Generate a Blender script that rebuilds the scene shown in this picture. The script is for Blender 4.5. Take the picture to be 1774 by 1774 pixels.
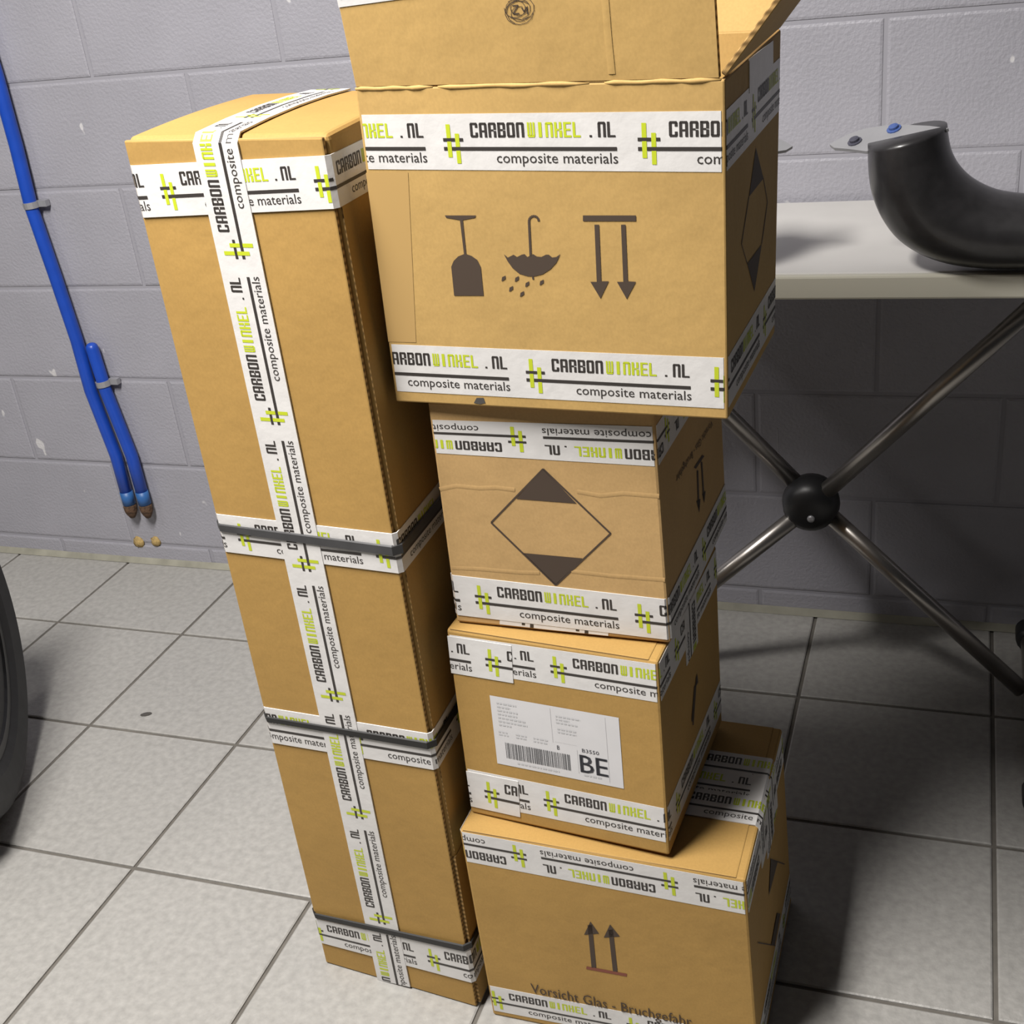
import bpy, bmesh, math, random
import numpy as np
from mathutils import Vector, Matrix
random.seed(7)
scene = bpy.context.scene
for o in list(bpy.data.objects): bpy.data.objects.remove(o, do_unlink=True)
COL = scene.collection

# ------------------------------------------------------------------ camera
F_PX, PITCH, ROLL, YAW, CAM_H = 2119.75, 0.461661, 0.121197, 0.381975, 1.244904
PP = 887.0
def _cam_rows():
    cp, sp = math.cos(PITCH), math.sin(PITCH)
    right = np.array([1, 0, 0.]); fwd = np.array([0, cp, -sp]); down = np.array([0, -sp, -cp])
    c, s = math.cos(ROLL), math.sin(ROLL)
    M = np.array([c*right + s*down, -s*right + c*down, fwd])
    c, s = math.cos(YAW), math.sin(YAW)
    return M @ np.array([[c, -s, 0], [s, c, 0], [0, 0, 1.]]).T
CM = _cam_rows(); CC = np.array([0, 0, CAM_H])
cd = bpy.data.cameras.new('camera'); cam_ob = bpy.data.objects.new('camera', cd); COL.objects.link(cam_ob)
r_, d_, f_ = CM
cam_ob.matrix_world = Matrix(((r_[0], -d_[0], -f_[0], 0), (r_[1], -d_[1], -f_[1], 0), (r_[2], -d_[2], -f_[2], CAM_H), (0, 0, 0, 1)))
cd.sensor_width = 36.0; cd.sensor_fit = 'HORIZONTAL'; cd.lens = F_PX/1774*36.0; cd.clip_start = 0.02
scene.camera = cam_ob

# ------------------------------------------------------------------ world, lamps, exposure
w = bpy.data.worlds.new('world'); scene.world = w; w.use_nodes = True
w.node_tree.nodes['Background'].inputs[0].default_value = (0.80, 0.86, 1.0, 1)
w.node_tree.nodes['Background'].inputs[1].default_value = 0.014
vs = scene.view_settings
scene.display_settings.display_device = 'sRGB'
vs.view_transform = 'Standard'; vs.look = 'None'; vs.exposure = 0.0; vs.gamma = 1.0; vs.use_curve_mapping = False
def area(name, loc, target, sx, sy, power, col):
    l = bpy.data.lights.new(name, 'AREA'); l.shape = 'RECTANGLE'; l.size = sx; l.size_y = sy; l.energy = power; l.color = col
    o = bpy.data.objects.new(name, l); COL.objects.link(o); o.location = loc
    o.rotation_euler = (Vector(target)-Vector(loc)).to_track_quat('-Z', 'Y').to_euler()
    return o
area('fluorescent_light_key', (-0.95, 0.26, 2.42), (-0.95, 0.26, 0), 0.30, 1.0, 116, (1.0, 0.965, 0.925))
area('fill_light_left', (-2.60, 0.26, 2.42), (-2.60, 0.26, 0), 0.30, 1.0, 12, (1.0, 0.965, 0.925))  # weak fill lamp added at the left, not a known fixture

# ------------------------------------------------------------------ pixel helpers (directions only; distances come from floor, wall and faces)
def ray(px): return CM.T @ np.array([(px[0]-PP)/F_PX, (px[1]-PP)/F_PX, 1.])
def on_plane(px, o, n):
    d = ray(px); return CC + ((np.asarray(o)-CC) @ n)/(d @ n)*d
def on_z(px, z): return on_plane(px, (0, 0, z), np.array([0, 0, 1.]))
def on_y(px, y): return on_plane(px, (0, y, 0), np.array([0, 1., 0]))
def proj(P):
    q = CM @ (np.asarray(P)-CC); return np.array([PP+F_PX*q[0]/q[2], PP+F_PX*q[1]/q[2]])
def unit(v): return v/np.linalg.norm(v)

# ------------------------------------------------------------------ materials
def mat(name, base, rough=.6, metal=0., spec=.5, noise=None, bump=None, coat=0.):
    """noise=(scale, amount, detail) colour variation; bump=(scale, strength)"""
    m = bpy.data.materials.new(name); m.use_nodes = True
    nt = m.node_tree; b = nt.nodes['Principled BSDF']
    b.inputs['Base Color'].default_value = (*base, 1); b.inputs['Roughness'].default_value = rough
    b.inputs['Metallic'].default_value = metal; b.inputs['Specular IOR Level'].default_value = spec
    b.inputs['Coat Weight'].default_value = coat
    tc = nt.nodes.new('ShaderNodeTexCoord')
    if noise:
        n = nt.nodes.new('ShaderNodeTexNoise'); n.inputs['Scale'].default_value = noise[0]; n.inputs['Detail'].default_value = noise[2] if len(noise) > 2 else 4
        nt.links.new(tc.outputs['Object'], n.inputs['Vector'])
        r = nt.nodes.new('ShaderNodeMapRange'); r.inputs[1].default_value = .25; r.inputs[2].default_value = .75
        r.inputs[3].default_value = 1-noise[1]; r.inputs[4].default_value = 1+noise[1]
        nt.links.new(n.outputs['Fac'], r.inputs[0])
        mx = nt.nodes.new('ShaderNodeVectorMath'); mx.operation = 'SCALE'; mx.inputs[0].default_value = base
        nt.links.new(r.outputs[0], mx.inputs['Scale']); nt.links.new(mx.outputs[0], b.inputs['Base Color'])
    if bump:
        n2 = nt.nodes.new('ShaderNodeTexNoise'); n2.inputs['Scale'].default_value = bump[0]; n2.inputs['Detail'].default_value = 5
        nt.links.new(tc.outputs['Object'], n2.inputs['Vector'])
        bp = nt.nodes.new('ShaderNodeBump'); bp.inputs['Strength'].default_value = bump[1]; bp.inputs['Distance'].default_value = .01
        nt.links.new(n2.outputs['Fac'], bp.inputs['Height']); nt.links.new(bp.outputs[0], b.inputs['Normal'])
    return m
def paint_chips(m, base):
    nt = m.node_tree; b = nt.nodes['Principled BSDF']; src = b.inputs['Base Color'].links[0].from_socket
    tc = nt.nodes.new('ShaderNodeTexCoord'); mp = nt.nodes.new('ShaderNodeMapping'); mp.inputs['Scale'].default_value = (1.2, 1, .7); mp.inputs['Rotation'].default_value = (0, .5, 0)
    geo = nt.nodes.new('ShaderNodeNewGeometry'); nt.links.new(geo.outputs['Position'], mp.inputs['Vector'])
    n = nt.nodes.new('ShaderNodeTexNoise'); n.inputs['Scale'].default_value = 24; n.inputs['Detail'].default_value = 2; nt.links.new(mp.outputs[0], n.inputs['Vector'])
    r = nt.nodes.new('ShaderNodeMapRange'); r.inputs[1].default_value = .735; r.inputs[2].default_value = .76; nt.links.new(n.outputs['Fac'], r.inputs[0])
    mx = nt.nodes.new('ShaderNodeMix'); mx.data_type = 'RGBA'; mx.inputs[7].default_value = (*base, 1)
    nt.links.new(r.outputs[0], mx.inputs[0]); nt.links.new(src, mx.inputs[6]); nt.links.new(mx.outputs[2], b.inputs['Base Color'])
def cardboard(name, base):
    m = mat(name, base, .72, spec=.25)
    nt = m.node_tree; b = nt.nodes['Principled BSDF']; tc = nt.nodes.new('ShaderNodeTexCoord')
    big = nt.nodes.new('ShaderNodeTexNoise'); big.inputs['Scale'].default_value = 7; big.inputs['Detail'].default_value = 3
    fine = nt.nodes.new('ShaderNodeTexNoise'); fine.inputs['Scale'].default_value = 420; fine.inputs['Detail'].default_value = 2
    mp = nt.nodes.new('ShaderNodeMapping'); mp.inputs['Scale'].default_value = (1, 1, .8)
    for n in (big, fine): nt.links.new((mp if n is fine else tc).outputs[0 if n is fine else 'Object'], n.inputs['Vector'])
    nt.links.new(tc.outputs['Object'], mp.inputs['Vector'])
    def rng(src, lo, hi):
        r = nt.nodes.new('ShaderNodeMapRange'); r.inputs[1].default_value = .3; r.inputs[2].default_value = .7
        r.inputs[3].default_value = lo; r.inputs[4].default_value = hi; nt.links.new(src, r.inputs[0]); return r.outputs[0]
    mu = nt.nodes.new('ShaderNodeMath'); mu.operation = 'MULTIPLY'
    nt.links.new(rng(big.outputs['Fac'], .93, 1.07), mu.inputs[0]); nt.links.new(rng(fine.outputs['Fac'], .955, 1.045), mu.inputs[1])
    mx = nt.nodes.new('ShaderNodeVectorMath'); mx.operation = 'SCALE'; mx.inputs[0].default_value = base
    nt.links.new(mu.outputs[0], mx.inputs['Scale']); nt.links.new(mx.outputs[0], b.inputs['Base Color'])
    wv = nt.nodes.new('ShaderNodeTexNoise'); wv.inputs['Scale'].default_value = 38
    nt.links.new(tc.outputs['Object'], wv.inputs['Vector'])
    bp = nt.nodes.new('ShaderNodeBump'); bp.inputs['Strength'].default_value = .12; bp.inputs['Distance'].default_value = .006
    nt.links.new(wv.outputs['Fac'], bp.inputs['Height']); nt.links.new(bp.outputs[0], b.inputs['Normal'])
    return m
def corrugated(name):
    m = mat(name, (.3, .18, .07), .85, spec=.1)
    nt = m.node_tree; b = nt.nodes['Principled BSDF']; tc = nt.nodes.new('ShaderNodeTexCoord')
    wv = nt.nodes.new('ShaderNodeTexWave'); wv.bands_direction = 'Z'; wv.inputs['Scale'].default_value = 45
    nt.links.new(tc.outputs['Object'], wv.inputs['Vector'])
    cr = nt.nodes.new('ShaderNodeValToRGB'); cr.color_ramp.elements[0].color = (.15, .09, .035, 1); cr.color_ramp.elements[1].color = (.42, .26, .10, 1)
    nt.links.new(wv.outputs['Fac'], cr.inputs[0]); nt.links.new(cr.outputs[0], b.inputs['Base Color'])
    return m
M = {
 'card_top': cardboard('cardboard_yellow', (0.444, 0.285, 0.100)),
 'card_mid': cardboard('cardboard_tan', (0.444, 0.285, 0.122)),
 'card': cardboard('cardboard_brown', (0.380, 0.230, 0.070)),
 'card_tall': cardboard('cardboard_ochre', (0.367, 0.221, 0.066)),
 'clear_tape': mat('clear_tape_on_card', (.440, .283, .108), .34),
 'raw_edge': corrugated('corrugated_edge'),
 'tape': mat('white_packing_tape', (0.620, 0.606, 0.592), .38, spec=.45, noise=(35, .05), bump=(60, .06)),
 'ink': mat('tape_black_ink', (.035, .030, .027), .5),
 'lime': mat('tape_lime_ink', (0.459, 0.533, 0.022), .5),
 'print': mat('carton_dark_print', (.055, .036, .024), .7),
 'red_print': mat('carton_red_print', (.20, .06, .035), .7),
 'ghost': mat('faded_ink', (.45, .44, .44), .5),
 'paper': mat('label_paper', (0.607, 0.599, 0.607), .55, noise=(30, .03)),
 'paper_ink': mat('label_ink', (.05, .05, .06), .6),
 'barcode_ink': mat('barcode_ink', (.12, .12, .125), .6),
 'paper_grey': mat('label_small_print', (.50, .50, .51), .6),
 'strap': mat('black_strap', (.010, .010, .010), .5, noise=(30, .2)),
 'strap_grey': mat('grey_strap', (.045, .045, .047), .35, noise=(30, .2)),
 'wall': mat('painted_block', (.335, .330, .368), .5, noise=(9, .05), bump=(170, .2)),
 'joint': mat('painted_joint', (.31, .305, .34), .7),
 'tile': mat('floor_tile', (0.326, 0.317, 0.299), .42, noise=(85, .15, 8), bump=(160, .10)),
 'grout': mat('grout', (0.126, 0.115, 0.100), .9, noise=(30, .2)),
 'skirt': mat('dirty_sealant', (.27, .26, .21), .8, noise=(25, .2)),
 'tabletop': mat('table_laminate', (.56, .545, .52), .4, noise=(12, .04)),
 'table_edge': mat('table_edge_band', (.50, .48, .40), .45),
 'chrome': mat('brushed_chrome', (0.416, 0.392, 0.368), .30, metal=.9),
 'black_plastic': mat('black_plastic', (.012, .012, .013), .42),
 'carbon': mat('black_carbon_laminate', (.022, .021, .022), .34, noise=(60, .25), coat=.15),
 'flange': mat('grey_flange', (0.240, 0.240, 0.252), .45, noise=(30, .06)),
 'bolt_blue': mat('blue_bolt', (.05, .09, .26), .4),
 'bolt_dark': mat('dark_bolt', (.05, .05, .07), .45),
 'blue': mat('blue_pipe_paint', (.012, .065, .42), .35, noise=(25, .12)),
 'blue_worn': mat('blue_worn_paint', (.03, .12, .34), .45, noise=(25, .15)),
 'clip': mat('pipe_clip_metal', (.40, .40, .42), .45, metal=.5),
 'rust': mat('rusty_fitting', (.10, .055, .03), .85, noise=(120, .6), bump=(90, .5)),
 'foam': mat('ochre_filler', (.40, .28, .11), .9, noise=(90, .3), bump=(70, .6)),
 'rubber': mat('tyre_rubber', (0.021, 0.021, 0.022), .62, noise=(40, .2)),
 'rim': mat('rim_metal', (0.042, 0.042, 0.043), .35, metal=.9),
 'dirt': mat('dark_dirt', (.06, .055, .05), .9),
}

paint_chips(M['wall'], (.58, .57, .58))
# ------------------------------------------------------------------ object helpers
def mesh_obj(name, verts, faces, mats, parent=None, loc=None, idx=None, smooth=False):
    """verts in world coordinates; child meshes are stored relative to their root's base"""
    root = parent
    off = np.zeros(3)
    if loc is not None: off = np.asarray(loc, float)
    elif parent is not None:
        r = parent
        while r is not None: off = off+np.array(r.location); r = r.parent
    me = bpy.data.meshes.new(name)
    me.from_pydata([tuple(np.asarray(v)-off) for v in verts], [], faces)
    if not isinstance(mats, (list, tuple)): mats = [mats]
    for m in mats: me.materials.append(m)
    if idx is not None: me.polygons.foreach_set('material_index', idx)
    if smooth: me.polygons.foreach_set('use_smooth', [True]*len(me.polygons))
    me.update()
    o = bpy.data.objects.new(name, me); COL.objects.link(o)
    if parent is not None: o.parent = parent
    if loc is not None: o.location = tuple(off)
    return o
def root(name, loc, label, cat, group=None):
    o = bpy.data.objects.new(name, None); COL.objects.link(o); o.location = tuple(map(float, loc)); o.empty_display_size = .05
    o['label'] = label; o['category'] = cat
    if group: o['group'] = group
    return o
def tag(o, label, cat, group=None):
    o['label'] = label; o['category'] = cat
    if group: o['group'] = group
    return o
def bevel(o, width, segs=2):
    b = o.modifiers.new('bevel', 'BEVEL'); b.width = width; b.segments = segs; b.limit_method = 'ANGLE'; b.angle_limit = .6
    return o
BOXF = [(0, 3, 2, 1), (4, 5, 6, 7), (0, 1, 5, 4), (1, 2, 6, 5), (2, 3, 7, 6), (3, 0, 4, 7)]
def hexverts(a, b, c, d, A, B, C, D): return [a, b, c, d, A, B, C, D]
def slab(name, quad, n, th, mats, parent, edge_idx=None):
    """plate: quad (4 world points) is its outer face, n the outward normal, th its thickness inwards"""
    n = unit(np.asarray(n, float)); q = [np.asarray(p, float) for p in quad]
    v = [p-n*th for p in q]+q
    c = np.mean(v, axis=0)
    faces = []
    for f in BOXF:
        fn = np.cross(v[f[1]]-v[f[0]], v[f[2]]-v[f[0]]); fc = np.mean([v[i] for i in f], axis=0)
        faces.append(f if fn @ (fc-c) > 0 else tuple(reversed(f)))
    idx = None
    if edge_idx is not None: idx = [0, 0]+[edge_idx]*4
    return mesh_obj(name, v, faces, mats, parent, idx=idx)
def tube_mesh(pts, radius, seg=14, caps=True, closed=False):
    pts = [np.asarray(p, float) for p in pts]; n = len(pts)
    rad = radius if hasattr(radius, '__len__') else [radius]*n
    V, Fc = [], []
    ref = None
    for i, p in enumerate(pts):
        t = unit(pts[min(i+1, n-1)]-pts[max(i-1, 0)])
        if ref is None: ref = np.array([0, 0, 1.]) if abs(t[2]) < .9 else np.array([0, 1., 0])
        a = unit(np.cross(t, ref)); b = np.cross(a, t); ref = b
        for k in range(seg):
            an = 2*math.pi*k/seg; V.append(p+rad[i]*(math.cos(an)*a+math.sin(an)*b))
    for i in range(n-1):
        for k in range(seg):
            k2 = (k+1) % seg; Fc.append((i*seg+k, i*seg+k2, (i+1)*seg+k2, (i+1)*seg+k))
    if caps: Fc += [tuple(reversed(range(seg))), tuple(range((n-1)*seg, n*seg))]
    return V, Fc
def lathe(profile, centre, axis=(0, 0, 1), seg=24):
    """profile: (radius, height along axis)"""
    ax = unit(np.asarray(axis, float)); a = unit(np.cross(ax, [0, 1, 0] if abs(ax[1]) < .9 else [1, 0, 0])); b = np.cross(ax, a)
    c = np.asarray(centre, float); V, Fc = [], []
    for r, h in profile:
        for k in range(seg):
            an = 2*math.pi*k/seg; V.append(c+ax*h+r*(math.cos(an)*a+math.sin(an)*b))
    for i in range(len(profile)-1):
        for k in range(seg):
            k2 = (k+1) % seg; Fc.append((i*seg+k, i*seg+k2, (i+1)*seg+k2, (i+1)*seg+k))
    Fc += [tuple(reversed(range(seg))), tuple(range((len(profile)-1)*seg, len(profile)*seg))]
    return V, Fc
def box_mesh(lo, hi):
    x0, y0, z0 = lo; x1, y1, z1 = hi
    return ([(x0, y0, z0), (x1, y0, z0), (x1, y1, z0), (x0, y1, z0), (x0, y0, z1), (x1, y0, z1), (x1, y1, z1), (x0, y1, z1)], BOXF)

# ------------------------------------------------------------------ the room
T = .305; GX, GY, WY = -1.742416, 1.724255, 1.985747
floor = mesh_obj('floor', *box_mesh((-4.2, -1.6, -.05), (2.6, WY+.10, -.004)), M['grout']); floor['kind'] = 'structure'
def tile_mesh(wd, dp):
    g = .0032
    me = bpy.data.meshes.new('tile'); x, y = wd-g, dp-g; b = .0022; zt, zb = 0., -.0045
    vs_ = [(g, g, zb), (x, g, zb), (x, y, zb), (g, y, zb), (g, g, zt-b*.6), (x, g, zt-b*.6), (x, y, zt-b*.6), (g, y, zt-b*.6),
           (g+b, g+b, zt), (x-b, g+b, zt), (x-b, y-b, zt), (g+b, y-b, zt)]
    fs = [(8, 9, 10, 11), (0, 1, 5, 4), (1, 2, 6, 5), (2, 3, 7, 6), (3, 0, 4, 7), (4, 5, 9, 8), (5, 6, 10, 9), (6, 7, 11, 10), (7, 4, 8, 11)]
    me.from_pydata(vs_, [], fs); me.materials.append(M['tile']); return me
tile_me = tile_mesh(T, T); tile_end = tile_mesh(T, WY-GY)
for j in range(-6, 2):
    for i in range(-6, 13):
        y0 = GY+(j-1)*T
        o = bpy.data.objects.new('tile', tile_me if j < 1 else tile_end); COL.objects.link(o); o.parent = floor
        o.location = (GX+i*T, y0 if j < 1 else GY, random.uniform(-.0006, 0))
wall = mesh_obj('wall_back', *box_mesh((-4.2, WY+.0022, -.05), (2.6, WY+.10, 2.75)), M['joint']); wall['kind'] = 'structure'
def block_mesh(L, Hh):
    j = .0035; b = .004; me = bpy.data.meshes.new('block')
    x0, x1, z0, z1 = j, L-j, j, Hh-j
    v = [(x0, .006, z0), (x1, .006, z0), (x1, .006, z1), (x0, .006, z1), (x0, .0010, z0), (x1, .0010, z0), (x1, .0010, z1), (x0, .0010, z1),
         (x0+b, 0, z0+b), (x1-b, 0, z0+b), (x1-b, 0, z1-b), (x0+b, 0, z1-b)]
    f = [(8, 9, 10, 11)] + [(k, (k+1) % 4, (k+1) % 4+4, k+4) for k in range(4)] + [(k+4, (k+1) % 4+4, (k+1) % 4+8, k+8) for k in range(4)]
    me.from_pydata(v, [], f); me.materials.append(M['wall']); return me
BL, BH = .40, .1975
bm_full = block_mesh(BL, BH); bm_low = block_mesh(BL, .047)
zc = 0.; row = 0
while zc < 2.6:
    hh = .047 if row == 0 else BH
    off = -.12 if row % 2 else .08
    for i in range(-10, 7):
        o = bpy.data.objects.new('block', bm_low if row == 0 else bm_full); COL.objects.link(o); o.parent = wall
        o.location = (off+i*BL, WY+random.uniform(-.0004, .0006), zc)
    zc += hh; row += 1
sk = mesh_obj('trim_1', [(-4.2, WY-.010, .0005), (2.6, WY-.010, .0005), (2.6, WY, .0005), (-4.2, WY, .0005), (-4.2, WY, .012), (2.6, WY, .012)],
              [(0, 1, 5, 4), (0, 4, 3), (1, 2, 5), (3, 2, 1, 0), (3, 4, 5, 2)], M['skirt']); sk['kind'] = 'structure'

# ------------------------------------------------------------------ lettering kit
def font_polys(text, bold=False):
    """triangles of a text line in its own units, with its width and height"""
    cu = bpy.data.curves.new('t', 'FONT'); cu.body = text; cu.resolution_u = 2; cu.size = 1
    ob = bpy.data.objects.new('t', cu); COL.objects.link(ob)
    dg = bpy.context.evaluated_depsgraph_get(); me = bpy.data.meshes.new_from_object(ob.evaluated_get(dg))
    me.calc_loop_triangles()
    P = [[(me.vertices[i].co.x, me.vertices[i].co.y) for i in t.vertices] for t in me.loop_triangles]
    x0 = min(v.co.x for v in me.vertices); x1 = max(v.co.x for v in me.vertices)
    bpy.data.objects.remove(ob); bpy.data.curves.remove(cu); bpy.data.meshes.remove(me)
    P = [[(x-x0, y) for x, y in p] for p in P]
    return P, x1-x0
def rect(x0, y0, x1, y1): return [(x0, y0), (x1, y0), (x1, y1), (x0, y1)]
def glyph(ch):
    """heavy condensed letters: width 1, height 1, y up"""
    s, hb, c = .33, .13, .10
    L = rect(0, c, s, 1-c); R = rect(1-s, c, 1, 1-c)
    LT = rect(0, 0, s, 1-c); LB = rect(0, c, s, 1); full = rect(0, 0, s, 1)
    top = [(c, 1), (0, 1-c), (0, 1-hb-.02), (1, 1-hb-.02), (1, 1-c), (1-c, 1)]
    bot = [(0, c), (c, 0), (1-c, 0), (1, c), (1, hb+.02), (0, hb+.02)]
    midb = rect(s, .44, 1-s, .56)
    return {'C': [L, top, bot, rect(1-s, .66, 1, 1-c), rect(1-s, c, 1, .34)],
            'A': [LT, rect(1-s, 0, 1, 1-c), top, rect(s, .36, 1-s, .48)],
            'R': [LT, top, rect(1-s, .52, 1, 1-c), rect(1-s, 0, 1, .44), rect(s, .42, 1-s, .54)],
            'B': [full, top, bot, rect(1-s, .53, 1, 1-c), rect(1-s, c, 1, .47), midb],
            'O': [L, R, top, bot], 'N': [LT, rect(1-s, 0, 1, 1-c), top],
            'W': [rect(0, c, .26, 1), rect(.37, c, .63, 1), rect(.74, c, 1, 1), bot],
            'I': [rect(.28, 0, .72, 1)], 'K': [full, rect(s, .44, .62, .56), rect(.62, .54, .95, 1), rect(.62, 0, 1, .46)],
            'E': [full, rect(s, .87, 1, 1), rect(s, .44, .9, .56), rect(s, 0, 1, .13)], 'L': [full, rect(s, 0, 1, .13)],
            '.': [rect(.2, 0, .6, .14)]}[ch]
PERIOD = 3.32; REPEAT = .1752
def tape_pattern():
    """one repeat, in tape widths; s along, t from 0 (bottom) to 1 (top); material 0 dark, 1 lime"""
    out = []
    def word(txt, s0, s1, t0, t1, m):
        adv = (s1-s0)/len(txt)
        for k, ch in enumerate(txt):
            for p in glyph(ch): out.append(([(s0+k*adv+x*adv*.84, t0+y*(t1-t0)) for x, y in p], m))
    word('CARBON', .50, 1.47, .585, .845, 0); word('WINKEL', 1.50, 2.42, .585, .845, 1)
    word('.', 2.52, 2.64, .585, .845, 0); word('NL', 2.68, 2.99, .585, .845, 0)
    a0, a1 = .385-.033, .385+.033      # long line
    for x0, x1 in ((0, .065), (.145, 2.98)): out.append((rect(x0, a0, x1, a1), 0))
    b0, b1 = .545-.03, .545+.03        # short bar of the woven mark
    for x0, x1 in ((0, .215), (.295, .36)): out.append((rect(x0, b0, x1, b1), 0))
    out.append((rect(.068, b1, .142, .82), 1)); out.append((rect(.068, .23, .142, b0), 1))
    out.append((rect(.218, a1, .292, .655), 1)); out.append((rect(.218, .12, .292, a0), 1))
    P, wd = font_polys('composite materials')
    k = (2.99-.93)/wd
    for p in P: out.append(([(.93+x*k, .135+y*k*1.06) for x, y in p], 0))
    return out
PATTERN = tape_pattern()
def clip(poly, a, b):
    def half(pl, sgn, lim):
        o = []
        for i in range(len(pl)):
            p, q = pl[i], pl[(i+1) % len(pl)]; dp, dq = sgn*(p[0]-lim), sgn*(q[0]-lim)
            if dp >= 0: o.append(p)
            if (dp > 0 > dq) or (dp < 0 < dq):
                f = dp/(dp-dq); o.append((lim, p[1]+f*(q[1]-p[1])))
        return o
    poly = half(poly, 1, a)
    return half(poly, -1, b) if len(poly) > 2 else []
def tape(parent, top, bot, outs, anchor=None, flip=False, lift=.0004, width=None, name='tape', mats=None, letters=True, tint=None):
    """adhesive strip between two rails (lists of 3D points). outs: outward normal for each segment.
    anchor: 3D point where a repeat of the print begins. flip: print reads from the last point back to the first."""
    top = [np.asarray(p, float) for p in top]; bot = [np.asarray(p, float) for p in bot]
    n = len(top); mid = [(a+b)/2 for a, b in zip(top, bot)]
    seglen = [np.linalg.norm(mid[i+1]-mid[i]) for i in range(n-1)]
    cum = np.concatenate([[0], np.cumsum(seglen)])
    nor = [unit(np.asarray(o, float)) for o in outs]
    def vn(i):  # averaged, mitred offset at a rail point
        a = nor[max(i-1, 0)]; b = nor[min(i, n-2)]; m = unit(a+b); return m/max(.5, m @ b)
    V, Fc = [], []
    for i in range(n): V += [top[i]+vn(i)*lift, bot[i]+vn(i)*lift]
    for i in range(n-1):
        f = (2*i+1, 2*i+3, 2*i+2, 2*i)
        fn = np.cross(V[f[1]]-V[f[0]], V[f[2]]-V[f[0]])
        Fc.append(f if fn @ nor[i] > 0 else tuple(reversed(f)))
    # under side so the strip has a body
    k = len(V)
    for i in range(n): V += [top[i]+vn(i)*lift*.25, bot[i]+vn(i)*lift*.25]
    for i in range(n-1):
        f = Fc[i]; Fc.append(tuple(reversed([j+k for j in f])))
    for i in range(n-1):
        Fc.append((2*i, 2*i+2, 2*i+2+k, 2*i+k)); Fc.append((2*i+1, 2*i+1+k, 2*i+3+k, 2*i+3))
    Fc.append((0, k, k+1, 1)); Fc.append((2*n-2, 2*n-1, 2*n-1+k, 2*n-2+k))
    tp = mesh_obj(name, V, Fc, M['tape'] if tint is None else tint, parent)
    if not letters: return tp
    wid = REPEAT/PERIOD if width is None else width      # the print repeats at one length on every strip
    total = cum[-1]/wid
    s_anchor = 0.
    if anchor is not None:
        best = None
        for i in range(n-1):
            d = mid[i+1]-mid[i]; f = ((np.asarray(anchor)-mid[i]) @ d)/(d @ d); fcl = min(1, max(0, f)); dist = np.linalg.norm(mid[i]+fcl*d-anchor)
            if best is None or dist < best[0]: best = (dist, (cum[i]+fcl*seglen[i])/wid)
        s_anchor = best[1]
    if flip: s_anchor = total-s_anchor
    start = s_anchor-PERIOD*math.ceil(s_anchor/PERIOD+.001)
    pv, pf, pi = [], [], []
    rep = start
    while rep < total:
        for poly, m in PATTERN:
            pl = [(x+rep, y) for x, y in poly]
            if flip: pl = [(total-x, 1-y) for x, y in pl]
            lo, hi = min(x for x, _ in pl), max(x for x, _ in pl)
            for i in range(n-1):
                a, b = cum[i]/wid, cum[i+1]/wid
                if hi <= a or lo >= b or b-a < 1e-6: continue
                q = clip(pl, a, b) if (lo < a or hi > b) else pl
                if len(q) < 3: continue
                base = len(pv)
                for x, y in q:
                    f = (x-a)/(b-a)
                    P = (bot[i]*(1-f)+bot[i+1]*f)*(1-y)+(top[i]*(1-f)+top[i+1]*f)*y
                    pv.append(P+(vn(i)*(1-f)+vn(i+1)*f)*lift+nor[i]*.00025)
                idx = list(range(base, base+len(q)))
                fn = np.cross(pv[idx[1]]-pv[idx[0]], pv[idx[2]]-pv[idx[0]])
                if fn @ nor[i] < 0: idx.reverse()
                pf.append(tuple(idx)); pi.append(m)
        rep += PERIOD
    if pf: mesh_obj('lettering', pv, pf, mats or [M['ink'], M['lime']], tp, idx=pi)
    return tp

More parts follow.
